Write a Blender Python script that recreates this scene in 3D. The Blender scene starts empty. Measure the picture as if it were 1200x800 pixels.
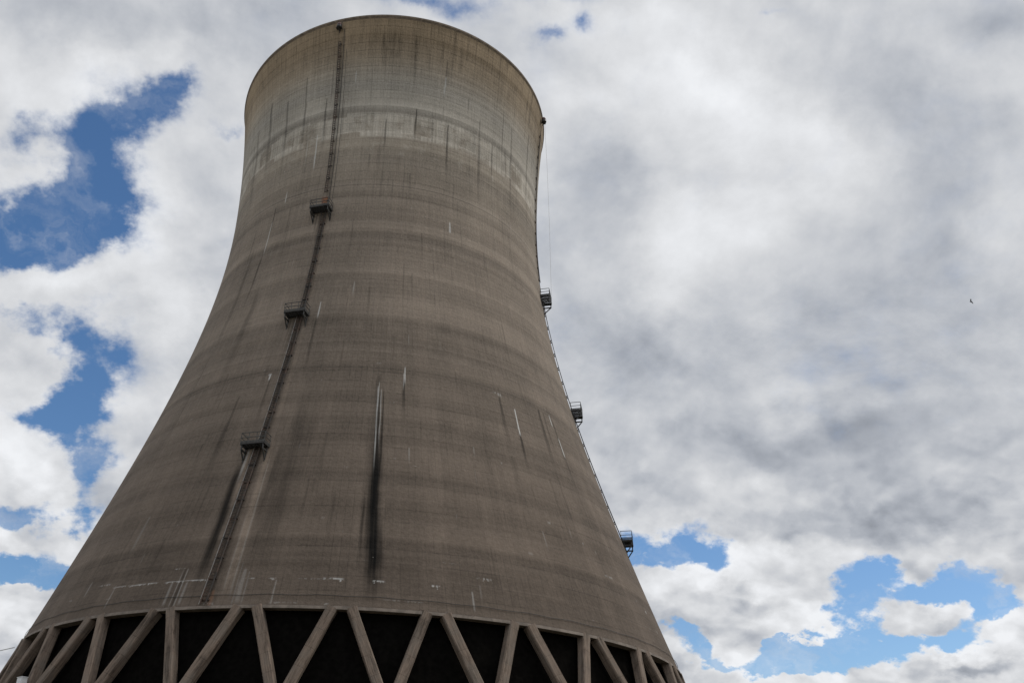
import bpy, bmesh, math, random
import numpy as np
from mathutils import Vector, Matrix, noise as mnoise

rad = math.radians
random.seed(7)
scene = bpy.context.scene
COL = scene.collection

# ------------------------------------------------------------------ camera
F_PX, PITCH, ROLL, YAW = 1015.47, 0.484541, 0.032971, 0.077137
DIST, CZ, PPX, PPY = 118.133, 1.7, -87.354, 49.160
cp, sp, cy, sy = math.cos(PITCH), math.sin(PITCH), math.cos(YAW), math.sin(YAW)
FW = Vector((sy * cp, cy * cp, sp))
R0 = Vector((cy, -sy, 0))
U0 = R0.cross(FW)
RT = R0 * math.cos(ROLL) + U0 * math.sin(ROLL)
UP = -R0 * math.sin(ROLL) + U0 * math.cos(ROLL)
cam = bpy.data.cameras.new('camera')
cam.sensor_fit = 'HORIZONTAL'
cam.sensor_width = 36.0
cam.lens = F_PX / 1200 * 36.0
cam.shift_x = -PPX / 1200
cam.shift_y = PPY / 1200
cam.clip_start = 0.1
cam.clip_end = 8000
camo = bpy.data.objects.new('camera', cam)
M = Matrix((RT, UP, -FW)).transposed().to_4x4()
M.translation = Vector((0, -DIST, CZ))
camo.matrix_world = M
COL.objects.link(camo)
scene.camera = camo


def look(px, py):
    """direction in the world of a place in the sky, read off the photograph"""
    return (FW * F_PX + RT * (px - 600 - PPX) - UP * (py - 400 - PPY)).normalized()


# ------------------------------------------------------------------ colour management
scene.view_settings.view_transform = 'Standard'
scene.view_settings.look = 'None'
scene.view_settings.gamma = 1
scene.view_settings.use_curve_mapping = False
scene.view_settings.exposure = 0.0
SUN_EL, SUN_AZ = rad(50), rad(90)      # azimuth clockwise from +Y (behind the tower) towards +X


# ------------------------------------------------------------------ tiny node language
class N:
    """wraps a node socket so that shader maths can be written as expressions"""
    def __init__(s, t, sock): s.t = t; s.k = sock
    def _m(s, op, *a, clamp=False):
        n = s.t.nodes.new('ShaderNodeMath'); n.operation = op; n.use_clamp = clamp
        for i, v in enumerate((s,) + a):
            if isinstance(v, N): s.t.links.new(v.k, n.inputs[i])
            else: n.inputs[i].default_value = v
        return N(s.t, n.outputs[0])
    def __add__(s, o): return s._m('ADD', o)
    def __radd__(s, o): return s._m('ADD', o)
    def __sub__(s, o): return s._m('SUBTRACT', o)
    def __rsub__(s, o): return (s * -1.0)._m('ADD', o)
    def __mul__(s, o): return s._m('MULTIPLY', o)
    def __rmul__(s, o): return s._m('MULTIPLY', o)
    def __truediv__(s, o): return s._m('DIVIDE', o)
    def sat(s): return s._m('ADD', 0.0, clamp=True)
    def floor(s): return s._m('FLOOR')
    def fract(s): return s._m('FRACT')
    def abs(s): return s._m('ABSOLUTE')
    def mx(s, o): return s._m('MAXIMUM', o)
    def mn(s, o): return s._m('MINIMUM', o)
    def pw(s, o): return s._m('POWER', o)
    def ss(s, a, b):
        n = s.t.nodes.new('ShaderNodeMapRange'); n.interpolation_type = 'SMOOTHSTEP'
        s.t.links.new(s.k, n.inputs[0])
        for i, v in ((1, a), (2, b)):
            if isinstance(v, N): s.t.links.new(v.k, n.inputs[i])
            else: n.inputs[i].default_value = v
        return N(s.t, n.outputs[0])


def combine(t, x, y, z):
    n = t.nodes.new('ShaderNodeCombineXYZ')
    for i, v in enumerate((x, y, z)):
        if isinstance(v, N): t.links.new(v.k, n.inputs[i])
        else: n.inputs[i].default_value = v
    return N(t, n.outputs[0])


def separate(t, v):
    n = t.nodes.new('ShaderNodeSeparateXYZ'); t.links.new(v.k, n.inputs[0])
    return [N(t, o) for o in n.outputs]


def vmath(t, op, a, b=None, scale=None):
    n = t.nodes.new('ShaderNodeVectorMath'); n.operation = op
    t.links.new(a.k, n.inputs[0])
    if b is not None:
        if isinstance(b, N): t.links.new(b.k, n.inputs[1])
        else: n.inputs[1].default_value = b
    if scale is not None:
        if isinstance(scale, N): t.links.new(scale.k, n.inputs['Scale'])
        else: n.inputs['Scale'].default_value = scale
    return N(t, n.outputs['Value'] if op in ('LENGTH', 'DOT_PRODUCT') else n.outputs[0])


def fbm(t, v, scale, detail=4, rough=.5, color=False, dist=0.0, lac=2.0):
    n = t.nodes.new('ShaderNodeTexNoise'); t.links.new(v.k, n.inputs['Vector'])
    n.inputs['Scale'].default_value = scale; n.inputs['Detail'].default_value = detail
    n.inputs['Roughness'].default_value = rough; n.inputs['Distortion'].default_value = dist
    n.inputs['Lacunarity'].default_value = lac
    return N(t, n.outputs['Color'] if color else n.outputs['Fac'])


def white(t, v):
    n = t.nodes.new('ShaderNodeTexWhiteNoise'); n.noise_dimensions = '3D'
    t.links.new(v.k, n.inputs['Vector'])
    return N(t, n.outputs['Value'])


def mixc(t, f, a, b, blend='MIX'):
    n = t.nodes.new('ShaderNodeMix'); n.data_type = 'RGBA'; n.blend_type = blend
    fs = n.inputs['Factor']
    if isinstance(f, N): t.links.new(f.k, n.inputs[0])
    else: n.inputs[0].default_value = f
    for i, v in ((6, a), (7, b)):
        if isinstance(v, N): t.links.new(v.k, n.inputs[i])
        else: n.inputs[i].default_value = (*v, 1)
    return N(t, n.outputs[2])


# ------------------------------------------------------------------ sky
world = bpy.data.worlds.new('World')
scene.world = world
world.use_nodes = True
T = world.node_tree
T.nodes.clear()
sky = T.nodes.new('ShaderNodeTexSky')
sky.sky_type = 'NISHITA'; sky.sun_disc = False
sky.sun_elevation = SUN_EL; sky.sun_rotation = SUN_AZ
sky.air_density = 1.0; sky.dust_density = 0.5; sky.ozone_density = 3.0
tc = T.nodes.new('ShaderNodeTexCoord')
D0 = vmath(T, 'NORMALIZE', N(T, tc.outputs['Generated']))
dx, dy, dz = separate(T, D0)
# the cloud layer is flat: foreshortens towards the horizon
hh = dz.mx(0.0) + 0.60
lay = combine(T, dx / hh, dy / hh, 0.0)
wv = vmath(T, 'SUBTRACT', fbm(T, lay, 6.5, 6, .62, color=True), (.5, .5, .5))
Dw = vmath(T, 'ADD', D0, vmath(T, 'SCALE', wv, scale=0.13))


def patch(px, py, rx, ry, ang=0):
    """soft oval region of the sky dome centred on one direction, sizes in photo pixels, ang clockwise"""
    d = look(px, py)
    a = rad(ang)
    e1 = look(px + 5 * math.cos(a), py + 5 * math.sin(a)) - d
    k1 = e1.length / 5
    t1 = (e1 - d * e1.dot(d)).normalized()
    t2 = d.cross(t1)
    e2 = look(px - 5 * math.sin(a), py + 5 * math.cos(a)) - d
    k2 = e2.length / 5
    m = T.nodes.new('ShaderNodeMapping'); m.vector_type = 'TEXTURE'
    m.inputs['Location'].default_value = d
    m.inputs['Rotation'].default_value = Matrix((t1, t2, d)).transposed().to_euler()
    m.inputs['Scale'].default_value = (rx * k1, ry * k2, max(rx * k1, ry * k2))
    T.links.new(Dw.k, m.inputs['Vector'])
    l = vmath(T, 'DOT_PRODUCT', N(T, m.outputs[0]), N(T, m.outputs[0]))
    n = T.nodes.new('ShaderNodeMath'); n.operation = 'POWER'; n.inputs[0].default_value = math.e
    T.links.new((l * -1.0).k, n.inputs[1])
    return N(T, n.outputs[0])


GAPS = [  # blue openings between the clouds: x, y, rx, ry, turn, strength
    (160, 148, 40, 34, -45, 1.1), (112, 200, 52, 44, -60, 1.15), (60, 264, 72, 38, -10, 1.1), (140, 245, 26, 40, 0, .7),
    (5, 272, 45, 30, 0, 1.0), (208, 108, 30, 20, -30, 1.0), (125, 262, 22, 26, 0, .5), (20, 172, 42, 26, -10, .45),
    (70, 155, 40, 22, -10, .55),
    (25, 350, 42, 22, 10, .85), (70, 380, 36, 22, 20, .7), (100, 428, 38, 50, 12, 1.15), (66, 472, 50, 24, 15, 1.0),
    (95, 515, 30, 14, 30, .5), (20, 672, 50, 20, 5, 1.1), (75, 606, 50, 16, 10, .75), (15, 600, 24, 14, 0, .6), (110, 560, 16, 26, 10, .5), (40, 690, 30, 12, 0, .6),
    (480, 8, 60, 14, 0, .62), (560, 22, 30, 14, 20, .3), (668, 38, 16, 11, 0, .55), (630, 55, 18, 9, 0, .42), (742, 2, 14, 7, 0, .8),
    (862, 8, 7, 8, 0, .8), (650, 8, 40, 10, 0, .35), (900, 4, 16, 5, 0, .5),
    (788, 634, 56, 21, -5, 1.2), (840, 658, 36, 26, 25, 1.1), (748, 655, 26, 14, 0, .75),
    (1000, 710, 42, 34, 0, 1.25), (1062, 668, 74, 22, -5, 1.2), (1135, 690, 46, 36, 20, 1.15), (1095, 740, 66, 18, 0, 1.05),
    (1172, 698, 36, 20, 0, 1.0), (1030, 752, 52, 18, 0, 1.1), (850, 766, 60, 13, 4, 1.15), (935, 752, 54, 14, 0, .95), (1000, 765, 40, 10, 0, .7), (60, 680, 50, 12, 0, .5), (275, 165, 22, 10, 0, .5),
    (960, 775, 60, 9, 0, .6), (815, 740, 18, 12, 0, .3),
]
PUFFS = [  # clouds standing in the openings
    (70, 318, 70, 26, -8, .7), (30, 410, 52, 22, 10, .65), (1082, 706, 42, 19, -5, 1.35), (1165, 772, 70, 26, 0, .9), (50, 205, 40, 22, 10, .4), (905, 690, 88, 42, 0, 1.0),
    (10, 725, 50, 20, 0, .7), (25, 415, 44, 20, 10, .5), (1180, 722, 34, 14, 0, .9), (788, 706, 58, 40, 0, .95), (962, 722, 46, 20, 0, .8),
]
DARK = [  # thick grey parts of the cloud sheet
    (800, 420, 110, 50, 15, .55), (1000, 380, 120, 40, -20, .35), (990, 510, 180, 50, -5, .55), (860, 530, 110, 36, 10, .4), (720, 440, 70, 60, 10, .35), (700, 260, 90, 90, 0, .35),
    (1190, 15, 70, 40, 0, .9), (1090, 260, 130, 60, 40, .35), (1010, 605, 130, 30, 0, .75), (870, 700, 60, 14, 0, .75), (950, 632, 50, 14, 0, .5), (750, 720, 40, 18, 0, .4),
    (60, 30, 120, 50, 0, .55), (250, 40, 120, 40, 0, .4), (230, 300, 60, 120, 15, .3), (1130, 782, 60, 13, 0, 1.1), (1080, 724, 34, 6, 0, .5),
    (1150, 590, 90, 60, 0, .35), (560, 60, 60, 40, 0, .3), (1030, 120, 120, 60, 30, .3), (70, 590, 60, 22, 0, .3), (790, 580, 70, 30, 0, .3), (20, 770, 40, 25, 0, .3),
]
LITE = [  # bright, thin or sunlit parts
    (150, 95, 70, 26, -25, .6), (165, 255, 40, 60, 0, .55), (760, 110, 140, 45, 0, .5), (940, 170, 110, 46, 30, .6), (800, 300, 60, 50, 20, .5), (925, 450, 60, 26, -10, .35), (690, 330, 40, 40, 0, .35), (860, 100, 70, 40, 0, .4), (830, 260, 90, 50, 0, .35),
    (840, 660, 140, 26, 10, .55), (880, 640, 110, 18, -5, .45), (800, 700, 70, 30, 0, .5), (1170, 270, 60, 70, 0, .5),
    (40, 520, 80, 34, 20, .6), (60, 660, 70, 22, 0, .4), (960, 740, 60, 16, 0, .4), (1080, 694, 46, 14, 0, .8), (950, 706, 60, 20, 0, .5), (1180, 720, 40, 12, 0, .5), (70, 320, 70, 20, 0, .45), (190, 330, 50, 60, 0, .4), (200, 400, 30, 60, 0, .4), (1150, 752, 60, 12, 0, .7),
    (700, 40, 90, 26, 0, .55), (700, 610, 80, 20, 0, .3), (1120, 500, 80, 40, -20, .3), (1110, 350, 120, 30, -10, .25),
]


def total(lst):
    s = None
    for (x, y, rx, ry, a, w) in lst:
        q = patch(x, y, rx, ry, a) * w
        s = q if s is None else s + q
    return s


gap, puff, dark, lite = total(GAPS), total(PUFFS), total(DARK), total(LITE)
n1 = fbm(T, lay, 5.0, 8, .58, dist=.15)
n2 = fbm(T, lay, 15.0, 7, .62)
sunv = (math.sin(SUN_AZ) * .014, math.cos(SUN_AZ) * .014, 0)


def puffy(v):
    """rounded cauliflower heads"""
    vn = T.nodes.new('ShaderNodeTexVoronoi'); vn.feature = 'F1'; vn.voronoi_dimensions = '2D'
    T.links.new(v.k, vn.inputs['Vector'])
    vn.inputs['Scale'].default_value = 15; vn.inputs['Detail'].default_value = 2.0
    vn.inputs['Roughness'].default_value = .55
    vn.normalize = True
    return N(T, vn.outputs['Distance'])


layw = vmath(T, 'ADD', lay, vmath(T, 'SCALE', wv, scale=.06))
lay2 = vmath(T, 'ADD', vmath(T, 'SCALE', layw, scale=.972), sunv)
vo, vos = puffy(layw), puffy(lay2)
n1s = fbm(T, vmath(T, 'ADD', vmath(T, 'SCALE', lay, scale=.972), sunv), 5.0, 8, .58, dist=.15)
n4 = fbm(T, lay, 38.0, 5, .62)
low = 1 - dz.ss(.16, .50)
gm_ = gap.mn(1.35)
edge = .40 + (gm_ * (1.5 - gm_)).mx(0.0) * 1.9
dens = 1.0 + ((n1 - .5) * 2.0 + (n2 - .5) * 1.7 + (n4 - .5) * 1.1 + (.30 - vo) * (.7 + low * 1.0)) * edge - gm_ * 1.32 + puff * 1.0
alpha = dens.ss(low * .18 - .22, 1.02 - low * .38)
# thin torn veils drifting across the openings
veil = fbm(T, vmath(T, 'ADD', lay, vmath(T, 'SCALE', wv, scale=.22)), 6.5, 6, .58, dist=.5).ss(.48, .76) * .5
alpha = alpha.mx(veil)
thick = dens.ss(0.35, 1.25)
relief = n1 - n1s
rv = vos - vo
n3 = fbm(T, lay, 2.3, 4, .45, dist=.4)
n5 = fbm(T, vmath(T, 'ADD', lay, vmath(T, 'SCALE', wv, scale=.30)), 4.2, 3, .45)
br = (0.752 - thick * .07 + relief * .7 + rv * (.10 + low * .62) + (n3 - .5) * .46 + (n5 - .5) * .40 + (n1 - .5) * .20 + (n2 - .5) * .09 + lite * .26 - dark.mn(1.15) * .28).mx(.30).mn(.95)
tone = br.ss(.36, .78)
ccol = mixc(T, tone, (0.875, 0.94, 1.06), (.972, .99, 1.022))
cc = vmath(T, 'SCALE', ccol, scale=br)
# below the horizon the dome is hidden by the ground sheet
hs = T.nodes.new('ShaderNodeHueSaturation'); hs.inputs['Saturation'].default_value = 1.15; T.links.new(sky.outputs[0], hs.inputs['Color'])
bsky = T.nodes.new('ShaderNodeBackground'); T.links.new(hs.outputs[0], bsky.inputs[0]); bsky.inputs[1].default_value = 0.12
bcl = T.nodes.new('ShaderNodeBackground'); T.links.new(cc.k, bcl.inputs[0]); bcl.inputs[1].default_value = 0.95
mixs = T.nodes.new('ShaderNodeMixShader')
T.links.new(alpha.k, mixs.inputs[0]); T.links.new(bsky.outputs[0], mixs.inputs[1]); T.links.new(bcl.outputs[0], mixs.inputs[2])
wo = T.nodes.new('ShaderNodeOutputWorld'); T.links.new(mixs.outputs[0], wo.inputs[0])

# ------------------------------------------------------------------ sun, veiled by cloud
sl = bpy.data.lights.new('sun', 'SUN'); sl.energy = 1.3; sl.angle = rad(16); sl.color = (1, .95, .88)
so = bpy.data.objects.new('sun', sl); COL.objects.link(so)
sd = Vector((math.sin(SUN_AZ) * math.cos(SUN_EL), math.cos(SUN_AZ) * math.cos(SUN_EL), math.sin(SUN_EL)))
so.rotation_euler = sd.to_track_quat('Z', 'Y').to_euler()
so.location = sd * 300

# ------------------------------------------------------------------ tower profile
H, ZB = 113.0, 19.447
RTH, ZT, BL, BU, KK = 24.7898, 87.0555, 49.1208, 66.9626, 0.061916


def prof(z):
    b = BL if z < ZT else BU
    q = z - ZT
    k = KK * q ** 3 / 1e5 if z < ZT else 0
    return RTH * math.sqrt(1 + (q / b) ** 2 + k)


RB = prof(ZB)


def at(phi, z, out=0.0):
    """point on the shell: phi in degrees, 0 faces the camera, positive to the right"""
    a = rad(phi); r = prof(z) + out
    return Vector((r * math.sin(a), -r * math.cos(a), z))


def frame(phi):
    a = rad(phi)
    return Vector((math.cos(a), math.sin(a), 0)), Vector((math.sin(a), -math.cos(a), 0))   # along, outwards


# ------------------------------------------------------------------ materials
def new_mat(name):
    m = bpy.data.materials.new(name); m.use_nodes = True
    t = m.node_tree; b = t.nodes['Principled BSDF']
    return m, t, b


def simple(name, col, rough=.7, metal=0.0, vary=.35, scale=6.0, rust=None):
    m, t, b = new_mat(name)
    g = N(t, t.nodes.new('ShaderNodeTexCoord').outputs['Object'])
    n = fbm(t, g, scale, 5, .6)
    c = mixc(t, n.ss(.3, .7), tuple(x * (1 - vary) for x in col), tuple(x * (1 + vary) for x in col))
    if rust:
        c = mixc(t, fbm(t, g, scale * .5, 5, .65).ss(.45, .62), c, rust)
    t.links.new(c.k, b.inputs['Base Color'])
    b.inputs['Roughness'].default_value = rough; b.inputs['Metallic'].default_value = metal
    return m


def shell_material():
    m, t, b = new_mat('weathered_concrete_shell')
    g = N(t, t.nodes.new('ShaderNodeTexCoord').outputs['Object'])
    x, y, z = separate(t, g)
    an = t.nodes.new('ShaderNodeMath'); an.operation = 'ARCTAN2'
    t.links.new(x.k, an.inputs[0]); t.links.new((y * -1.0).k, an.inputs[1])
    th = N(t, an.outputs[0])
    ph = th * (180 / math.pi)
    s = th * 33.0                                              # metres round the shell, roughly
    LIFT, NB = 1.52, 300 / (2 * math.pi)
    zl = z / LIFT
    wob = (fbm(t, combine(t, s * .12, z * .3, 0), 1.0, 2) - .5) * .16
    li = (zl + wob * .3).floor(); lf = (zl + wob * .3).fract()
    bi = (th * NB).floor(); bf = (th * NB).fract()
    # tone of every pour, of groups of pours, of every shutter board
    r_l = white(t, combine(t, li, 3.0, 0.0))
    r_seg = white(t, combine(t, li, (th * (NB / 12) + r_l * 5).floor(), 7.0))
    r_b = white(t, combine(t, bi, li, 1.0))
    r_b2 = white(t, combine(t, bi, 5.0, 1.0))
    grp = fbm(t, combine(t, s * .012, z * .16, 2.0), 1.0, 3, .55)
    grp2 = fbm(t, combine(t, s * .006, z * .42, 9.0), 1.0, 2, .5)
    blot = fbm(t, combine(t, s * .07, z * .05, 4.0), 1.0, 5, .6)
    runs = fbm(t, combine(t, s * 1.5, z * .055, 0.0), 1.0, 5, .62)
    runs2 = fbm(t, combine(t, s * .45, z * .022, 8.0), 1.0, 4, .6)
    grit = fbm(t, combine(t, s * 3.0, z * 3.0, 0.0), 1.0, 5, .7)
    vgr = fbm(t, combine(t, s * 7.0, z * .8, 12.0), 1.0, 4, .7)
    v = 1.0 + (r_l - .5) * .15 + (r_seg - .5) * .07 + (r_b - .5) * .08 + (r_b2 - .5) * .05
    # groups of pours: tone steps at a joint, then pales upwards
    zw = z + (fbm(t, combine(t, s * .02, z * .05, 31.0), 1.0, 2) - .5) * 1.0
    g3 = (zw / (LIFT * 3)); g5 = (zw / (LIFT * 5) + .37)
    f3, f5 = g3.fract(), g5.fract()
    saw = (.45 - f3 + f3.ss(.80, 1.0)) * .15 + (.45 - f5 + f5.ss(.84, 1.0)) * .28 + (white(t, combine(t, g3.floor(), 11.0, 0.0)) - .5) * .08 + (grp2 - .5) * .35
    v = v + saw * (.45 + blot * 1.0) * (1 - z.ss(98, 108) * .6)
    v = v + (grp - .5) * .40 + (blot - .5) * .95 + (runs - .5) * .16 + (runs2 - .5) * .26 + (grit - .5) * .85 + (vgr - .5) * .50
    # seams: pour joints and shutter board joints
    hj = (lf - .5).abs().ss(.44, .48)
    hjm = fbm(t, combine(t, s * .22, z * .8, 3.0), 1.0, 4, .65).ss(.42, .66)
    vj = (bf - .5).abs().ss(.42, .48)
    vjm = fbm(t, combine(t, s * .2, z * .12, 6.0), 1.0, 4, .6).ss(.40, .62)
    v = v - hj * (.05 + hjm * .22 + z.ss(80, 88) * .08) - vj * (.05 + vjm * .15 + z.ss(95, 106) * .10)
    up = z.ss(74, 100)
    base = mixc(t, z.ss(20, 88), (.136, .108, .086), (.270, .228, .186))
    base = mixc(t, up * .8, base, (.375, .338, .280))
    base = mixc(t, (runs2.ss(.45, .7) * .22), base, (.22, .175, .14))
    # dirt gathers towards the foot of the shell
    v = v * (1 - (1 - z.ss(19, 30)) * .10)
    # greyer weathered belt, upper third
    grey = z.ss(92, 96) * (1 - z.ss(100, 106))
    base = mixc(t, grey * .55, base, (.375, .36, .325))
    # brown lip with dark runs
    lip = z.ss(103 - 3.5, 110.5)
    base = mixc(t, lip * .9, base, (.315, .240, .155))
    lr = fbm(t, combine(t, s * 1.1, z * .10, 5.0), 1.0, 5, .65)
    v = v - lip * (lr.ss(.45, .72) * .30)
    topruns = fbm(t, combine(t, s * .55, z * .05, 15.0), 1.0, 4, .62).ss(.58, .72) * z.ss(80, 90)
    v = v - topruns * .30
    # belt of pale patched panels
    pz = (z - (92.3 + (fbm(t, combine(t, s * .03, 0.0, 1.0), 1.0, 2) - .5) * 3.0)).abs()
    pcell = white(t, combine(t, (th * 8.5 + (z * .33).floor() * .37).floor(), (z * .33).floor(), 2.0))
    pn = fbm(t, combine(t, s * .25, z * .35, 3.0), 1.0, 6, .72)
    pale = (1 - pz.ss(1.9, 2.5)) * ((pcell - .5) * .34 + pn).ss(.34, .55) * (1.25 - runs.ss(.40, .62) * .75 - vgr.ss(.45, .65) * .25)
    base = mixc(t, pale * .72, base, (.60, .56, .49))
    pale2 = (1 - (z - 88.0).abs().ss(.8, 1.6)) * fbm(t, combine(t, s * .35, z * .4, 13.0), 1.0, 5, .7).ss(.52, .66)
    base = mixc(t, pale2 * .25, base, (.52, .49, .43))
    # thin joint lines right round the shell
    for zz, w, k in ((81.1, .10, .32), (79.6 + 21.0, .10, .22), (68.2, .09, .16), (49.2, .10, .2)):
        v = v - (1 - (z - zz + wob * .8).abs().ss(w * .4, w)) * k
    col = base
    # stains with a place of their own and platform shade are stored on the mesh (see paint_stains_shade)
    def attr(nm):
        n = t.nodes.new('ShaderNodeAttribute'); n.attribute_name = nm
        return N(t, n.outputs['Fac'])
    dk, lime, rustl, tanl = attr('soot_shade'), attr('lime'), attr('rust'), attr('bare')
    spall = fbm(t, combine(t, s * .9, z * 1.3, 21.0), 1.0, 3, .6).ss(.745, .775) * (1 - z.ss(50, 70) * .5)
    v = v.mx(.25)
    col = mixc(t, tanl, col, (.30, .24, .188))
    col = vmath(t, 'SCALE', col, scale=v)
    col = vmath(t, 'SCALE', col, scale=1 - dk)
    col = mixc(t, lime, col, (.62, .62, .60))
    col = mixc(t, spall * .45, col, (.50, .48, .44))
    col = mixc(t, rustl, col, (.30, .14, .07))
    t.links.new(col.k, b.inputs['Base Color'])
    b.inputs['Roughness'].default_value = .92
    b.inputs['Specular IOR Level'].default_value = .25
    hgt = grit * .09 + grp2 * .4
    bp = t.nodes.new('ShaderNodeBump'); bp.inputs['Strength'].default_value = .8; bp.inputs['Distance'].default_value = 1.0
    t.links.new(hgt.k, bp.inputs['Height']); t.links.new(bp.outputs[0], b.inputs['Normal'])
    return m


def column_material():
    m, t, b = new_mat('board_marked_concrete_column')
    tcn = t.nodes.new('ShaderNodeTexCoord')
    g = N(t, tcn.outputs['Object'])
    inf = t.nodes.new('ShaderNodeObjectInfo')
    rnd = N(t, inf.outputs['Random'])
    x, y, z = separate(t, g)
    gr = fbm(t, combine(t, x * 9.0 + rnd * 40.0, y * 9.0, z * .5), 1.0, 5, .62)
    bl = fbm(t, combine(t, x + rnd * 90.0, y, z * .7), .9, 5, .6)
    gt = fbm(t, combine(t, x + rnd * 10.0, y, z), 9.0, 4, .7)
    v = .98 + (gr - .5) * 1.5 + (bl - .5) * 1.5 + (gt - .5) * .5 + (rnd - .5) * .22
    wet = fbm(t, combine(t, x * 1.5 + rnd * 50.0, y * 1.5, z * .22), 1.0, 5, .7).ss(.48, .66)
    fj = (1 - ((z / 1.9 + rnd).fract() - .5).abs().ss(.0, .022)) * .3
    v = v - wet * .48 - fj
    c = mixc(t, bl.ss(.4, .66), (.225, .174, .137), (.150, .124, .102))
    c = vmath(t, 'SCALE', c, scale=v.mx(.3))
    t.links.new(c.k, b.inputs['Base Color'])
    b.inputs['Roughness'].default_value = .9; b.inputs['Specular IOR Level'].default_value = .25
    bp = t.nodes.new('ShaderNodeBump'); bp.inputs['Strength'].default_value = .6; bp.inputs['Distance'].default_value = .05
    t.links.new((gr + gt * .5).k, bp.inputs['Height']); t.links.new(bp.outputs[0], b.inputs['Normal'])
    return m


M_SHELL = shell_material()
M_COL = column_material()
M_BEAM = simple('stained_edge_concrete', (.185, .155, .130), .9, vary=.3, scale=1.2)
M_RIM = simple('dark_rim_concrete', (.19, .152, .115), .9, vary=.3, scale=1.5)
M_SHADE_FILL = simple('shade_black_fill', (.006, .0055, .005), 1.0, vary=.3, scale=2)  # near-black colour added to keep the tower's inside looking shaded
M_SHADE_FILL.node_tree.nodes['Principled BSDF'].inputs['Specular IOR Level'].default_value = 0
M_INNER = simple('damp_inner_concrete', (.10, .088, .078), .9, vary=.3, scale=.5)
M_STEEL = simple('grey_painted_steel', (.055, .057, .055), .55, vary=.35, scale=3)
M_DARK = simple('dark_grating_steel', (.036, .036, .035), .6, vary=.3, scale=3)
M_LADDER = simple('rusted_ladder_steel', (.048, .040, .035), .7, vary=.35, scale=1.5, rust=(.085, .050, .034))
M_PIPE = simple('galvanised_pipe', (.34, .33, .31), .5, metal=0.0, vary=.2, scale=2)
M_CABLE = simple('black_cable', (.03, .028, .027), .6, vary=.2)
M_LAMP = simple('dark_lamp_housing', (.03, .028, .026), .5, vary=.2)
M_RED = simple('dull_red_lamp_glass', (.09, .018, .014), .25, vary=.2)
M_RUST = simple('rusty_plate', (.26, .115, .058), .8, vary=.4, scale=4)
M_ROPE = simple('pale_wire_rope', (.55, .54, .52), .5, vary=.1)
M_BIRD = simple('dark_feathers', (.035, .033, .035), .8, vary=.4, scale=20)


# ------------------------------------------------------------------ mesh helpers
def link(name, bm, mat, parent=None, smooth=False):
    me = bpy.data.meshes.new(name); bm.normal_update(); bm.to_mesh(me); bm.free()
    me.materials.append(mat)
    if smooth:
        for f in me.polygons: f.use_smooth = True
    o = bpy.data.objects.new(name, me); COL.objects.link(o)
    if parent: o.parent = parent
    return o


def bar(bm, a, b, w, d=None, side=None):
    """square bar from a to b, w wide along side, d deep"""
    d = d or w
    a, b = Vector(a), Vector(b)
    u = (b - a).normalized()
    s = side if side is not None else (Vector((0, 0, 1)) if abs(u.z) < .9 else Vector((1, 0, 0)))
    s = (s - u * s.dot(u)).normalized()
    n = u.cross(s)
    vs = []
    for p in (a, b):
        for i, j in ((-1, -1), (1, -1), (1, 1), (-1, 1)):
            vs.append(bm.verts.new(p + s * (i * w / 2) + n * (j * d / 2)))
    for f in ((3, 2, 1, 0), (4, 5, 6, 7), (0, 1, 5, 4), (1, 2, 6, 5), (2, 3, 7, 6), (3, 0, 4, 7)):
        bm.faces.new([vs[i] for i in f])


def tube(bm, pts, r, n=6):
    pts = [Vector(p) for p in pts]
    rings = []
    for i, p in enumerate(pts):
        u = (pts[min(i + 1, len(pts) - 1)] - pts[max(i - 1, 0)]).normalized()
        s = u.cross(Vector((0, 0, 1)) if abs(u.z) < .95 else Vector((0, 1, 0))).normalized(); q = u.cross(s)
        rr = r[i] if isinstance(r, (list, tuple)) else r
        rings.append([bm.verts.new(p + (s * math.cos(2 * math.pi * k / n) + q * math.sin(2 * math.pi * k / n)) * rr) for k in range(n)])
    for a, b in zip(rings, rings[1:]):
        for k in range(n):
            bm.faces.new((a[k], a[(k + 1) % n], b[(k + 1) % n], b[k]))
    bm.faces.new(rings[0][::-1]); bm.faces.new(rings[-1])


def lathe(bm, rz, seg=240, closed=False):
    rings = []
    for r, z in rz:
        rings.append([bm.verts.new((r * math.sin(2 * math.pi * k / seg), -r * math.cos(2 * math.pi * k / seg), z)) for k in range(seg)])
    prs = list(zip(rings, rings[1:])) + ([(rings[-1], rings[0])] if closed else [])
    for a, b in prs:
        for k in range(seg):
            bm.faces.new((a[k], a[(k + 1) % seg], b[(k + 1) % seg], b[k]))
    return rings


def tag(o, label, cat=None, kind=None, group=None):
    if label: o['label'] = label
    if cat: o['category'] = cat
    if kind: o['kind'] = kind
    if group: o['group'] = group
    return o


# ------------------------------------------------------------------ ground (below the frame, lights the tower from underneath)
bm = bmesh.new()
PLAT = 9.4
RADS = [0.5, 20, 40, 52, 56, 62, 70, 80, 90, 98, 105, 112, 120, 140, 180, 260, 420, 800, 1600, 3200]
rings = []
for r in RADS:
    row = []
    for k in range(96):
        a = 2 * math.pi * k / 96
        tt = min(1, max(0, (r - 54) / (104 - 54))); tt = tt * tt * (3 - 2 * tt)
        z = PLAT * (1 - tt)
        if r > 108: z += mnoise.noise(Vector((r * math.sin(a) * .01, r * math.cos(a) * .01, 0))) * min(1.2, (r - 108) * .02) - .15
        row.append(bm.verts.new((r * math.sin(a), -r * math.cos(a), z)))
    rings.append(row)
for a, b in zip(rings, rings[1:]):
    for k in range(96):
        bm.faces.new((a[k], b[k], b[(k + 1) % 96], a[(k + 1) % 96]))
bm.faces.new(rings[0])
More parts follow.
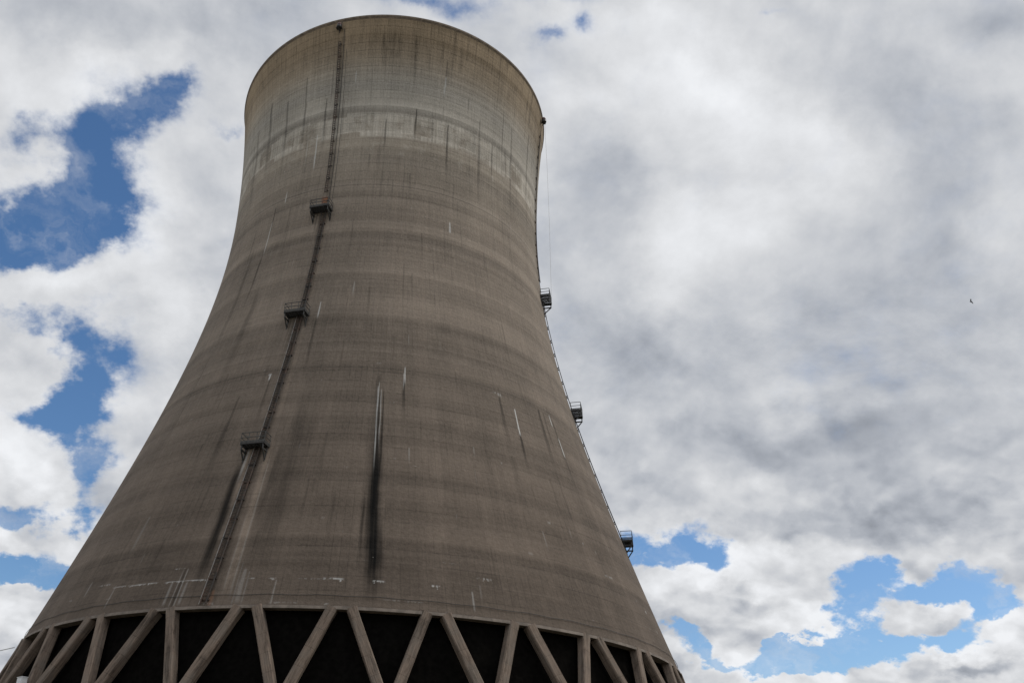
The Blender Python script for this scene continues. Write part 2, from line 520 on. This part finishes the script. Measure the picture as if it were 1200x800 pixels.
gm, t, b = new_mat('dry_grass_and_gravel')
g = N(t, t.nodes.new('ShaderNodeTexCoord').outputs['Object'])
c = mixc(t, fbm(t, g, .08, 6, .6).ss(.4, .62), (.10, .095, .055), (.19, .165, .125))
c = vmath(t, 'SCALE', c, scale=.7 + fbm(t, g, 3.0, 6, .7) * .6)
t.links.new(c.k, b.inputs['Base Color']); b.inputs['Roughness'].default_value = .95
ground = link('ground', bm, gm, smooth=True)
ground['kind'] = 'structure'

# ------------------------------------------------------------------ cooling tower
tower = bpy.data.objects.new('cooling_tower', None)
tower.location = (0, 0, 0)
COL.objects.link(tower)
tag(tower, 'huge weathered brown concrete cooling tower with ladders, standing on slanting concrete columns', 'cooling tower')



class Lattice:
    """smooth value noise over (s, z) for numpy arrays"""
    def __init__(self, seed): self.tab = np.random.RandomState(seed).rand(256, 256)
    def one(self, x, y):
        xi, yi = np.floor(x).astype(int), np.floor(y).astype(int)
        fx, fy = x - xi, y - yi
        fx = fx * fx * (3 - 2 * fx); fy = fy * fy * (3 - 2 * fy)
        t = self.tab
        g = lambda i, j: t[(xi + i) & 255, (yi + j) & 255]
        return (g(0, 0) * (1 - fx) + g(1, 0) * fx) * (1 - fy) + (g(0, 1) * (1 - fx) + g(1, 1) * fx) * fy
    def __call__(self, x, y, octs=4, rough=.55):
        v = 0; a = 1; tot = 0
        for i in range(octs):
            v = v + a * self.one(x * 2 ** i + 17.3 * i, y * 2 ** i + 5.1 * i); tot += a; a *= rough
        return v / tot


def sst(x, a, b):
    q = np.clip((x - a) / (b - a), 0, 1)
    return q * q * (3 - 2 * q)


def paint_stains_shade(phis, zs):
    """soot runs, shade under the platforms, lime runs and rust with a place of their own on the shell, arrays [z, phi]"""
    soot_shade = np.zeros((len(zs), len(phis))); lime = soot_shade.copy(); rust = soot_shade.copy(); bare = soot_shade.copy()
    nz = Lattice(3)
    def window(p, w, z0, z1):
        i0, i1 = np.searchsorted(phis, (p - w, p + w)); j0, j1 = np.searchsorted(zs, (z0, z1))
        return slice(j0, j1 + 1), slice(i0, i1 + 1)
    def run(dst, p, w, z0, z1, k, top=.5, bot=None, lean=0.0, rag=.4, taper=.5, streak=.5):
        """vertical run from z1 down to z0, w half width in degrees, widening or fraying downwards"""
        sl = window(p, w * 4 + abs(lean) * (z1 - z0) + .3, z0, z1)
        P, Z = phis[sl[1]][None, :], zs[sl[0]][:, None]
        if P.size == 0 or Z.size == 0: return
        f = (z1 - Z) / (z1 - z0)
        c = p + lean * (z1 - Z) + (nz(Z * .35 + p * 3.1, Z * 0 + p, 3) - .5) * w * rag * 2
        ww = w * (1 - taper + taper * np.minimum(1, f * 2.0 + .15))
        a = 1 - sst(np.abs(P - c) / ww, .25, 1.0)
        fine = nz(P * 5.0 + p, Z * .18, 4, .6)
        a = a * (1 - streak + streak * 2 * fine)
        b = (z1 - z0) * .6 if bot is None else bot
        a = a * sst(Z, z0, z0 + b) * (1 - sst(Z, z1 - top, z1))
        np.copyto(dst[sl], 1 - (1 - dst[sl]) * (1 - np.clip(a * k, 0, 1)))
    def crust(p, w, z, h, k, cover=.42):
        sl = window(p, w, z - h * 5, z + h * 3)
        P, Z = phis[sl[1]][None, :], zs[sl[0]][:, None]
        if P.size == 0 or Z.size == 0: return
        jag = nz(P * 3.6, Z * 1.4 + p, 4, .7)
        drip = sst(nz(P * 4.2 + 9, Z * .1 + p, 3), .5, .75) * h * .9
        h = h * .5; k = k * .62 * (.35 + .9 * nz(P * 1.1 + 3, Z * .4 + p, 3))
        up_ = 1 - sst(Z - z, h * .3, h); dn = 1 - sst(z - Z - drip, h * .2, h * .8)
        a = up_ * dn * sst(jag, cover, cover + .14) * (1 - sst(np.abs(P - p) / w, .7, 1))
        np.copyto(lime[sl], 1 - (1 - lime[sl]) * (1 - np.clip(a * k, 0, 1)))
    S, L = soot_shade, lime
    # the long black run down the front, with a white core above
    run(S, .32, .62, 28, 46.0, .70, 2, 3, .02, .3, .4, .35); run(S, .55, 1.1, 19.2, 42, .92, 9, 6, .018, .45, .1, .35)
    run(S, .55, 2.1, 20, 40, .50, 8, 6, .018, .5, .2, .6); run(S, -.9, .3, 22, 33, .5, 3, 6, .0, .5); run(S, 1.9, .35, 20, 30, .45, 3, 5, .02, .5); run(S, 0.2, .9, 40, 48.5, .35, 1, 6, 0, .6, .4, .7); run(S, 1.25, .25, 33, 46.5, .65, 1, 4, 0, .5); run(S, .3, 2.4, 30, 46, .25, 6, 8, .02)
    run(L, .12, .15, 34, 46.6, .62, .4, 5, .012, .5, .3, .3); run(L, .72, .11, 37, 46.2, .5, .5, 4, .02, 1.0, .3, .5); run(L, .3, .07, 40, 47.3, .5, .5, 3, .01, 1)
    # beside the ladder
    run(S, -23.3, 1.2, 20.2, 36.8, .72, 3, 6, .035, .25, .5, .25); run(S, -23.0, .6, 22, 36, .4, 3, 8, .03)
    run(S, -20.35, .62, 19.6, 78, .44, 4, 2, 0, .25, .0, .45); run(S, -20.3, 1.1, 20, 108, .22, 5, 8, 0, .4, .1, .6); run(S, -14.5, 2.2, 22, 45, .32, 5, 8, -.02); run(S, -16.4, 1.0, 26, 40, .30, 3, 6, -.02)
    run(bare, -18.4, .95, 20, 40, .42, 2, 3, .02, .2, .3, .3); run(bare, -22.0, .5, 30, 38.6, .7, .5, 4, .03, .2, .3, .3); run(bare, -18.9, .8, 40, 57, .3, 2, 5, 0, .3); run(bare, -19.3, 1.0, 57, 77, .3, 2, 6)
    run(L, -17.9, .2, 19.8, 37, .12, 2, 2, .03, .3); run(L, -18.8, .2, 20.5, 30, .10, 2, 2, .03, .3)
    run(L, -22.4, .35, 33, 38.2, .35, .5, 3, 0, .3)
    run(L, -16.9, .16, 19.6, 24.2, .14, .1, .6, .03, .2); run(L, -15.6, .16, 19.6, 23.2, .13, .1, .6, .03, .2); run(L, -16.3, .5, 19.6, 23.5, .18, .2, 1, .03)
    run(L, -25.15, .11, 19.7, 23.8, .30, .1, .4, .02, .5); run(L, -25.9, .11, 19.7, 23.8, .26, .1, .4, .02, .5); run(S, -25.5, .3, 19.7, 23.8, .5, .1, .4, .02, .1)
    run(L, -26.8, .3, 19.8, 22.6, .2, .2, .6); run(L, -24.4, .3, 19.8, 22.4, .2, .2, .6)
    run(L, -37.6, .2, 20.2, 22.9, .2, .2, .6); run(L, -11.6, .15, 19.6, 22.3, .22, .1, .5)
    run(L, 14.6, .2, 20.0, 22.3, .35, .2, .8); run(L, -38.4, .5, 26, 31, .10, .4, 2); run(L, -44.5, .3, 22, 24, .15, .3, .6)
    # shorter runs
    run(S, 5.3, .42, 41, 48.2, .62, 1, 5); run(L, 5.5, .16, 46.8, 49.8, .75, .2, 1.2); run(L, 5.2, .1, 46.0, 48.8, .6, .2, 1.2)
    run(L, 31.05, .24, 43.0, 47.2, .9, .15, .6, -.08, .2, .2, .2); run(S, 30.8, .5, 37.5, 44.5, .62, 1.0, 5, -.08)
    run(L, 43.5, .24, 46.9, 48.9, .75, .2, .5); run(L, 44.4, .26, 42.6, 45.6, .8, .2, .6, 0, .2, .2, .2)
    run(S, 39.6, .8, 38, 49, .50, .5, 8, -.12); run(S, 41.2, .6, 40, 48.8, .35, .5, 6, -.08); run(S, 44.2, .7, 36, 48.4, .40, .8, 10); run(S, 27.2, .6, 40, 48.3, .5, .3, 6)
    run(S, -40.4, .6, 60, 73, .58, 3, 10, -.04); run(S, -40.05, .38, 74.5, 80.4, .6, .3, 3); run(L, -40.2, .26, 71, 77.8, .6, .5, 2); run(L, -36.3, .24, 80.2, 82.6, .8, .2, .5)
    run(S, -16.0, .5, 47, 57.8, .58, 1.5, 9); run(L, -15.9, .26, 57, 60.1, .75, .2, 1)
    run(S, -23.2, .45, 40, 48.3, .4, .5, 6); run(L, -23.5, .25, 47.7, 48.8, .8, .2, .3); run(S, -29.5, .6, 33, 46.2, .42, .5, 11); run(S, -29.5, 1.2, 29, 44, .25, 4, 11)
    run(S, -37, 1.6, 42, 67, .32, 6, 18); run(S, -46, 1.2, 50, 76, .32, 5, 16); run(S, -12, 2.6, 27, 45, .26, 7, 12); run(S, -9, 1.6, 30, 41, .2, 4, 8)
    # upper belt
    for p, w, a, b_, k in ((-3.3, .38, 86, 93.6, .55), (6.5, .5, 88.5, 96, .6), (17.7, .55, 82, 94.6, .6), (30, .7, 79, 98, .35), (-24.6, .55, 86, 98.5, .5), (-33, .6, 84, 104, .42),
                           (16, .6, 97.5, 106.5, .45), (46, .7, 80, 101, .4), (58, 1, 82, 104, .4), (-41, .9, 84, 101, .42), (-50, 1.1, 86, 103, .4), (25, .4, 97, 101, .35), (36, .5, 86, 95, .4), (41, .4, 90, 103, .35), (-9, .4, 92, 106, .22), (10, .4, 99, 107, .22), (-58, 1.2, 80, 100, .35)):
        run(S, p, w, a, b_, k, .5, (b_ - a) * .7)
    run(L, -26.85, .3, 84.6, 91.8, .85, .3, 2.4, 0, .2, .3, .2); run(L, 18.85, .45, 74.2, 76.4, .75, .15, .5); run(L, -14.6, .22, 99.5, 102.8, .55); run(L, 15.9, .5, 99, 103.2, .5, .2, 2, 0, .9)
    run(L, -8, .3, 60.4, 63.6, .25); run(L, -30.4, .2, 86, 91, .4); run(L, -18.5, .16, 84, 90, .35)
    # contact shadow under the platforms, painted into the colour as dark runs
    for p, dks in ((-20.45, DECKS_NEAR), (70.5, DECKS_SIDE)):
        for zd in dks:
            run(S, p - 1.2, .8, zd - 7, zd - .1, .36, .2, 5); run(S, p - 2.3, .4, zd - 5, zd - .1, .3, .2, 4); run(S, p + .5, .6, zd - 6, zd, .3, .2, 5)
    rs = np.random.RandomState(11)
    for i in range(420):                                        # many faint runs from the pour joints
        p = rs.uniform(-88, 88); z1 = 19.8 + 1.52 * rs.randint(2, 60) + .2; ln = rs.uniform(2, 11)
        run(S, p, rs.uniform(.12, .5), max(19.5, z1 - ln), min(z1, 112), rs.uniform(.06, .24), .25, ln * .8, 0, .6, .4, .8)
    for i in range(60):
        p = rs.uniform(-80, 80); z1 = 19.8 + 1.52 * rs.randint(2, 60) + .2; ln = rs.uniform(.6, 3)
        run(L, p, rs.uniform(.08, .2), max(19.5, z1 - ln), min(z1, 112), rs.uniform(.06, .22), .15, ln * .7, 0, .6, .3, .8)
    # lime crust along the pour joints near the foot, and single spalls
    for a in ((-40.5, 1.6, 23.1, .16, .8), (-32, 2.9, 22.5, .17, 1.1, .3), (-25, 3.4, 22.45, .14, 1.1, .3), (-36.5, 2.0, 22.6, .12, .9, .36), (-22.5, 1.6, 22.42, .12, 1.0, .3), (-15.4, .9, 22.4, .18, .9), (-12.2, .6, 22.4, .14, .8), (-4.2, 1.6, 22.45, .26, 1.2, .36), (-6.5, 2.5, 22.4, .08, .5),
              (1.9, .9, 22.4, .24, 1.2, .36), (9.6, 1.1, 22.35, .28, 1.2, .38), (16.7, 1.3, 23.7, .28, .9), (26.9, 1.2, 48.6, .34, .9), (-23.7, .5, 48.7, .3, .8), (-25.2, .5, 49.6, .25, .6), (36.6, .6, 48.9, .3, .8),
              (-26.5, 1.0, 23.8, .1, .8), (44, 1.4, 27.5, .2, .5), (57, 1.2, 23.2, .3, .75), (55.5, .4, 25.2, .4, .7), (24, .3, 38.2, .35, .65), (39.5, .3, 30.6, .36, .85), (42.5, .25, 30.2, .3, .7),
              (32, .9, 31.9, .14, .5), (-32, .5, 21, .2, .5), (-20, .9, 20, .2, .5), (0, .7, 49.9, .14, .45), (5, 3, 20.6, .12, .5), (-4.6, .6, 19.95, .2, .7), (-10, 2.0, 20.0, .12, .5), (-48, 1, 22.2, .2, .5), (12, 1.6, 24.9, .1, .4)):
        crust(*a)
    for i in range(150):
        crust(rs.uniform(-70, 70), rs.uniform(.15, .6), 19.8 + 1.52 * rs.randint(0, 56) + .1, rs.uniform(.07, .2), rs.uniform(.1, .38))
    run(rust, -19.9, .4, 19.45, 21.4, .32, .2, .3); run(rust, -21.0, .5, 74.8, 78.4, .3, .4, 2); run(rust, 69.4, .5, 19.6, 22, .6)
    return soot_shade, lime, rust, bare


front = np.arange(-100, 100.001, .115)
back = np.arange(101.5, 259, 1.5)
phis = np.concatenate([front, back])
zs = np.concatenate([np.arange(ZB + .34, 26.0, .065), np.linspace(26.0, H - .36, 410)])
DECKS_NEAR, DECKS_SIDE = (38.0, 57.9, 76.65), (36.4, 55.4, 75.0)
pr = np.array([prof(z) for z in zs])
A = np.radians(phis)
co = np.stack([pr[:, None] * np.sin(A)[None, :], -pr[:, None] * np.cos(A)[None, :], np.repeat(zs[:, None], len(phis), 1)], -1).reshape(-1, 3)
nc, nr = len(phis), len(zs)
idx = np.arange(nr * nc).reshape(nr, nc)
nx = np.roll(idx, -1, axis=1)
quads = np.stack([idx[:-1], nx[:-1], nx[1:], idx[1:]], -1).reshape(-1, 4)
me = bpy.data.meshes.new('shell')
me.vertices.add(len(co)); me.vertices.foreach_set('co', co.astype(np.float32).ravel())
me.loops.add(quads.size); me.loops.foreach_set('vertex_index', quads.astype(np.int32).ravel())
me.polygons.add(len(quads)); me.polygons.foreach_set('loop_start', np.arange(0, quads.size, 4, dtype=np.int32))
me.polygons.foreach_set('use_smooth', np.ones(len(quads), dtype=bool))
me.update(calc_edges=True)
for nm, arr in zip(('soot_shade', 'lime', 'rust', 'bare'), paint_stains_shade(phis, zs)):
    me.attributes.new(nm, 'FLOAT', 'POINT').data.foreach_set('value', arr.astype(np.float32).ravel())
me.materials.append(M_SHELL)
shell = bpy.data.objects.new('shell', me); COL.objects.link(shell); shell.parent = tower
bm = bmesh.new()
inner = []
for i in range(81):
    z = ZB + .55 + (H - .55 - ZB - .55) * i / 80
    th = .35 + .45 * max(0, 1 - (z - ZB) / 14) + .3 * max(0, (z - 105) / 8)
    inner.append((prof(z) - th, z))
lathe(bm, inner[::-1], 200)
link('inner_lining', bm, M_INNER, tower, smooth=True)
# lip and lower edge beam: closed rings standing slightly proud of the shell
bm = bmesh.new()
rh = prof(H)
lathe(bm, [(rh + .03, H - .4), (rh + .09, H - .36), (rh + .10, H - .03), (rh + .06, H + .03), (rh - .75, H + .03), (rh - .75, H - .6), (rh - .06, H - .6)], 300, closed=True)
rim = link('rim', bm, M_RIM, tower)
bm = bmesh.new()
rb1 = prof(ZB + .6)
lathe(bm, [(RB + .10, ZB), (prof(ZB + .3) + .10, ZB + .30), (prof(ZB + .36) - .1, ZB + .36), (rb1 - .95, ZB + .36), (RB - .95, ZB)], 300, closed=True)
bmesh.ops.recalc_face_normals(bm, faces=bm.faces)
link('edge_beam', bm, M_BEAM, tower)

# slanting columns in pairs: tops meet under the edge beam, feet on the basin wall
ZF, PHI0, DPH = 12.0, -1.6154446 + math.pi / 2, 2 * math.pi / 30
RF = prof(ZF)


def column_mesh(w, L):
    bm = bmesh.new()
    h = w / 2; c = .10
    sec = [(-h + c, -h), (h - c, -h), (h, -h + c), (h, h - c), (h - c, h), (-h + c, h), (-h, h - c), (-h, -h + c)]
    rows = []
    for i in range(9):
        f = i / 8
        k = 1.0 + (.10 * max(0, 1 - (1 - f) * L / .6))
        rows.append([bm.verts.new((x * k, y * k, f * L)) for x, y in sec])
    for a, b in zip(rows, rows[1:]):
        for k in range(8):
            bm.faces.new((a[k], a[(k + 1) % 8], b[(k + 1) % 8], b[k]))
    bm.faces.new(rows[0][::-1]); bm.faces.new(rows[-1])
    return bm


col0 = None
for k in range(30):
    for sgn in (-1, 1):
        at_, af = PHI0 + DPH * (k + sgn * .105), PHI0 + DPH * (k + sgn * .45)
        rt_ = RB - .42
        top = Vector((rt_ * math.sin(at_), -rt_ * math.cos(at_), ZB + .1))
        foot = Vector(((RF - .35) * math.sin(af), -(RF - .35) * math.cos(af), ZF - .2))
        if col0 is None:
            col0 = link('support_column', column_mesh(.92, (top - foot).length), M_COL, tower); o = col0
        else:
            o = col0.copy(); COL.objects.link(o); o.parent = tower
        zax = (top - foot).normalized()
        mid = (at_ + af) / 2
        outv = Vector((math.sin(mid), -math.cos(mid), 0))
        yax = (outv - zax * outv.dot(zax)).normalized()
        xax = yax.cross(zax)
        mw = Matrix((xax, yax, zax)).transposed().to_4x4(); mw.translation = foot
        o.matrix_world = mw
# basin wall under the feet, inlet fill coloured near-black to stand for interior shade
bm = bmesh.new()
lathe(bm, [(RF + 1.0, 8.6), (RF + 1.0, ZF - .25), (RF + .8, ZF), (RF - 1.6, ZF), (RF - 1.6, 8.6)], 180)
link('basin_wall', bm, M_BEAM, tower)
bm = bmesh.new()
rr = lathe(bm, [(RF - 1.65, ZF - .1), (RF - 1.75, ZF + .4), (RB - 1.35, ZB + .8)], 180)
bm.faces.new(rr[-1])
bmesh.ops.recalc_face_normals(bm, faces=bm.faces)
link('shade_dark_fill', bm, M_SHADE_FILL, tower)

# white steel cabinet on the basin wall between two columns, far left
dC = look(26.5, 793.5)
oC = Vector((0, -DIST, CZ)); lo, hi = 40.0, 118.0
for _ in range(2000):
    lo += .05
    q = oC + dC * lo
    if math.hypot(q.x, q.y) < RF + .15: break
aC = math.degrees(math.atan2(q.x, -q.y))
alC = Vector((math.cos(rad(aC)), math.sin(rad(aC)), 0)); ouC = Vector((math.sin(rad(aC)), -math.cos(rad(aC)), 0))
cab = bpy.data.objects.new('cabinet', None); COL.objects.link(cab)
cab.location = Vector((q.x, q.y, ZF))
tag(cab, 'small white metal cabinet between two slanting columns at the lower left of the tower', 'cabinet')
hC = max(.8, q.z - ZF)
M_WHITE = simple('white_painted_steel', (.72, .73, .75), .5, vary=.08, scale=2)
CP = lambda u, v, w: alC * u + ouC * v + Vector((0, 0, w))
bm = bmesh.new(); bar(bm, CP(0, 0, 0), CP(0, 0, hC), 1.0, .5, alC); link('body', bm, M_WHITE, cab)
bm = bmesh.new(); bar(bm, CP(0, 0, hC), CP(0, 0, hC + .06), 1.1, .6, alC); link('roof', bm, M_WHITE, cab)
bm = bmesh.new(); bar(bm, CP(0, .27, .12), CP(0, .27, hC - .12), .84, .03, alC); dr = link('door', bm, M_WHITE, cab)
bm = bmesh.new(); bar(bm, CP(.3, .31, hC * .45), CP(.3, .31, hC * .45 + .18), .04, .05, alC); link('handle', bm, M_DARK, dr)
print('cabinet', tuple(q), hC)

# thin cable clipped round the shell just above the edge beam
bm = bmesh.new()
tube(bm, [at(p, 20.75 + .05 * math.sin(p * .9), .10) for p in range(-180, 180, 2)], .026, 5)
link('perimeter_cable', bm, M_CABLE, tower)


# ladders -------------------------------------------------------------------
def ladder_section(phi, z0, z1, cage=True, pipe=None, pw_=.045, rail_w=.10, so=.32, hw=.29, clip=1.1):
    """rails and rungs as one mesh, hoops and bars of the cage as a sub-part"""
    al, out = frame(phi)
    zs = [z0 + (z1 - z0) * i / max(2, int((z1 - z0) / 1.6)) for i in range(max(2, int((z1 - z0) / 1.6)) + 1)]
    bm = bmesh.new()
    for sgn in (-1, 1):
        for a, b_ in zip(zs, zs[1:]):
            bar(bm, at(phi, a, so) + al * sgn * hw, at(phi, b_, so) + al * sgn * hw, rail_w, .09, al)
    z = z0 + .15
    while z < z1:
        bar(bm, at(phi, z, so) - al * hw, at(phi, z, so) + al * hw, .06)
        z += .34
    nb = max(2, int((z1 - z0) / 2.2))
    for z in [z0 + .4 + (z1 - z0 - .8) * i / nb for i in range(nb + 1)]:
        for sgn in (-1, 1):
            bar(bm, at(phi, z, -.05) + al * sgn * (hw + .05), at(phi, z, so + .04) + al * sgn * (hw + .05), .09 * clip)
        bar(bm, at(phi, z, .05) - al * (hw + .1), at(phi, z, .05) + al * (hw + .1), .12 * clip, .06)
    lad = link('ladder', bm, M_LADDER, tower)
    if cage:
        bm = bmesh.new()
        hoops = []
        z = z0 + 2.2
        while z < z1 + .9:
            hoops.append(z); z += 1.5
        def hoop_pts(z, n=8):
            c = at(phi, min(z, z1), so); c.z = z
            return [c + al * (-.40 * math.cos(math.pi * i / n)) + out * (.55 * math.sin(math.pi * i / n)) for i in range(n + 1)]
        for z in hoops:
            pts = hoop_pts(z)
            for a, b_ in zip(pts, pts[1:]): bar(bm, a, b_, .07, .025, Vector((0, 0, 1)))
        for i in (0, 3, 5, 8):
            for a, b_ in zip(hoops, hoops[1:]):
                bar(bm, hoop_pts(a)[i], hoop_pts(b_)[i], .04, .025, al)
        link('cage', bm, M_LADDER, lad)
    if pipe is not None:
        bm = bmesh.new()
        tube(bm, [at(phi, z, .16) + al * pipe for z in zs], pw_, 6)
        link('conduit', bm, M_PIPE, lad)
    return lad


def platform(phi, z, width=2.7, depth=1.35, shift=-.22):
    """deck with toe boards, guard rail, triangular brackets"""
    al, out = frame(phi)
    root = bpy.data.objects.new('service_platform', None); COL.objects.link(root); root.parent = tower
    o0 = at(phi, z) + al * shift
    root.location = o0
    P = lambda u, v, w: al * u + out * v + Vector((0, 0, w))
    h = width / 2
    bm = bmesh.new()
    nsl = 16
    for i in range(nsl): bar(bm, P(-h, depth * (i + .5) / nsl, 0), P(h, depth * (i + .5) / nsl, 0), depth / nsl * .62, .05, out)
    for v in (.0, depth): bar(bm, P(-h, v, -.08), P(h, v, -.08), .08, .16, out)
    for u in (-h, h): bar(bm, P(u, -.25, -.1), P(u, depth, -.1), .10, .22, al)
    n = 7
    for i in range(1, n): bar(bm, P(-h + width * i / n, 0, -.07), P(-h + width * i / n, depth, -.07), .05, .12, al)
    link('deck', bm, M_DARK, root)
    bm = bmesh.new()
    bar(bm, P(-h, depth + .03, .12), P(h, depth + .03, .12), .03, .16, out)
    for u in (-h - .03, h + .03): bar(bm, P(u, 0, .12), P(u, depth, .12), .03, .16, al)
    link('toe_board', bm, M_STEEL, root)
    bm = bmesh.new()
    posts = [(-h, 0), (-h, depth), (-h / 3, depth), (h / 3, depth), (h, depth), (h, 0)]
    for u, v in posts: bar(bm, P(u, v, 0), P(u, v, 1.15), .05, .05, al)
    for w in (.62, 1.15):
        for a, b_ in (((-h, -.1), (-h, depth)), ((-h, depth), (h, depth)), ((h, depth), (h, -.1))):
            bar(bm, P(*a, w), P(*b_, w), .06, .06, Vector((0, 0, 1)))
    bar(bm, P(-h / 3, depth, .62), P(-h, depth, 1.15), .035); bar(bm, P(h / 3, depth, .15), P(h, depth, .62), .035)
    link('guardrail', bm, M_STEEL, root)
    slope = (prof(z - 1.9) - prof(z))
    for u in (-h + .12, h - .12):
        bm = bmesh.new()
        bar(bm, P(u, -.3 + slope * .45, -.72), P(u, depth - .1, -.72), .12, .16, al)
        bar(bm, P(u, depth - .1, -.05), P(u, depth - .1, -.8), .12, .14, al)
        bar(bm, P(u, depth - .1, -.75), P(u, slope * .95 - .1, -1.8), .11, .13, al)
        bar(bm, P(u, slope * .4, -.2), P(u, slope * 1.0, -1.95), .12, .10, al)
        link('bracket', bm, M_DARK, root)
    return root


for PH, lampz, DECKS in ((-20.45, 111.3, DECKS_NEAR), (70.5, 111.6, DECKS_SIDE)):
    al, out = frame(PH)
    cg = PH < 0
    so_ = .28 if cg else .2
    ladder_section(PH - .1 if cg else PH + 2.0, 19.9, DECKS[0] + .2, False, pipe=-.46 if cg else None, pw_=.045, so=so_ if cg else .12)
    ladder_section(PH + .15, DECKS[0] + .1, DECKS[1] + .2, False, pipe=-.46 if cg else None, pw_=.032, so=so_)
    ladder_section(PH + .2, DECKS[1] + .1, DECKS[2] + .2, False, so=so_)
    ladder_section(PH - .35, DECKS[2] + 3.4, 108.5, False, pipe=None, rail_w=.06, so=so_, hw=.17, clip=.5)
    for zd in DECKS: platform(PH, zd)
    # service cable that carries on from the top platform to the lamp on the lip
    bm = bmesh.new()
    tube(bm, [at(PH + .9, 77 + i * 34 / 24, .06) for i in range(25)], .035, 5)
    tube(bm, [at(PH + 2.0, 77 + i * 30 / 24, .05) for i in range(25)], .022, 5)
    link('service_cable', bm, M_CABLE, tower)
    lamp = bpy.data.objects.new('warning_lamp', None); COL.objects.link(lamp); lamp.parent = tower
    lamp.location = at(PH - .6, lampz)
    Q = lambda u, v, w: al * u + out * v + Vector((0, 0, w))
    bm = bmesh.new()
    bar(bm, Q(0, -.15, -.55), Q(0, .75, -.55), .14, .14, al)
    bar(bm, Q(0, .1, -1.2), Q(0, .7, -.6), .09)
    bar(bm, Q(-.45, .5, -.5), Q(.45, .5, -.5), .5, .10, out)
    bar(bm, Q(.35, .4, -.5), Q(.35, .4, 1.0), .07)
    link('lamp_bracket', bm, M_DARK, lamp)
    bm = bmesh.new()
    bmesh.ops.create_uvsphere(bm, u_segments=12, v_segments=8, radius=.36, matrix=Matrix.Translation(Q(0, .5, .22)) @ Matrix.Diagonal((1, 1, 1.15, 1)))
    link('lamp_dome', bm, M_RED, lamp, smooth=True)
    bm = bmesh.new()
    bmesh.ops.create_cone(bm, cap_ends=True, segments=14, radius1=.42, radius2=.40, depth=.42, matrix=Matrix.Translation(Q(0, .5, -.22)))
    link('lamp_base', bm, M_LAMP, lamp)
# junction plate, rusty, just above the top platform on the near ladder
al, out = frame(-20.9)
bm = bmesh.new()
bar(bm, at(-20.9, 78.6, .10) - al * .38, at(-20.9, 78.6, .10) + al * .38, 1.2, .12, Vector((0, 0, 1)))
tag(link('junction_plate', bm, M_RUST, tower), 'orange rusty plate above the top platform')
# pale wire rope hanging from the lip to the upper side platform
al, out = frame(70.5)
bm = bmesh.new()
p1 = at(70.5, 75.0, 1.45) + Vector((0, 0, 1.15)) + al * .35
tube(bm, [Vector((p1.x, p1.y, 76.1)), Vector((p1.x + .12, p1.y - .05, 90)), Vector((p1.x + .1, p1.y - .05, 102)), Vector((p1.x, p1.y, 111.2))], .018, 5)
link('hoist_rope', bm, M_ROPE, tower)

# ------------------------------------------------------------------ overhead cable coming in from the left behind the tower foot
bm = bmesh.new()
dA, dB = look(17, 758), look(-260, 735)
A = Vector((0, -DIST, CZ)) + dA * 122
B = Vector((0, -DIST, CZ)) + dB * 150
pts = []
for i in range(25):
    f = i / 24
    q = A.lerp(B, f); q.z -= 2.6 * 4 * f * (1 - f)
    pts.append(q)
tube(bm, pts, .05, 5)
tag(link('overhead_cable', bm, M_ROPE), 'thin pale overhead cable in the sky left of the foot of the tower', 'cable')

# ------------------------------------------------------------------ bird
def bird():
    bm = bmesh.new()
    prof_ = [(-.24, .004, .0), (-.17, .030, .0), (-.10, .030, .0), (-.02, .052, .0), (.06, .058, .0), (.12, .042, .01), (.15, .036, .018), (.18, .034, .022), (.205, .018, .02), (.235, .004, .012)]
    n = 8; rows = []
    for (x, r, dz_) in prof_:
        fl = .35 if x < -.12 else 1.0
        rows.append([bm.verts.new((x, math.cos(2 * math.pi * k / n) * r * (1.6 if x < -.12 else 1), math.sin(2 * math.pi * k / n) * r * fl + dz_)) for k in range(n)])
    for a, b_ in zip(rows, rows[1:]):
        for k in range(n): bm.faces.new((a[k], a[(k + 1) % n], b_[(k + 1) % n], b_[k]))
    bm.faces.new(rows[0][::-1]); bm.faces.new(rows[-1])
    for s_ in (-1, 1):
        # wing sections out from the shoulder: lead edge x, trail edge x, y, z
        sec = [(.10, -.06, .03, .02), (.13, -.05, .13, .10), (.10, -.07, .24, .15), (.02, -.10, .36, .13), (-.06, -.11, .44, .10)]
        prev = None
        for (x0, x1, y, z) in sec:
            v = [bm.verts.new((x0, s_ * y, z)), bm.verts.new(((x0 + x1) / 2, s_ * y, z + .014)), bm.verts.new((x1, s_ * y, z)), bm.verts.new(((x0 + x1) / 2, s_ * y, z - .006))]
            if prev:
                for k in range(4): bm.faces.new((prev[k], prev[(k + 1) % 4], v[(k + 1) % 4], v[k]))
            else: bm.faces.new(v[::-1])
            prev = v
        bm.faces.new(prev)
    bmesh.ops.recalc_face_normals(bm, faces=bm.faces)
    return bm


bo = link('bird', bird(), M_BIRD, smooth=True)
bo.location = Vector((0, -DIST, CZ)) + look(1138, 353.5) * 92
bo.scale = (.62, .62, .62)
bo.rotation_euler = (rad(38), rad(-20), rad(115))
tag(bo, 'small dark bird flying against the grey cloud to the right', 'bird')
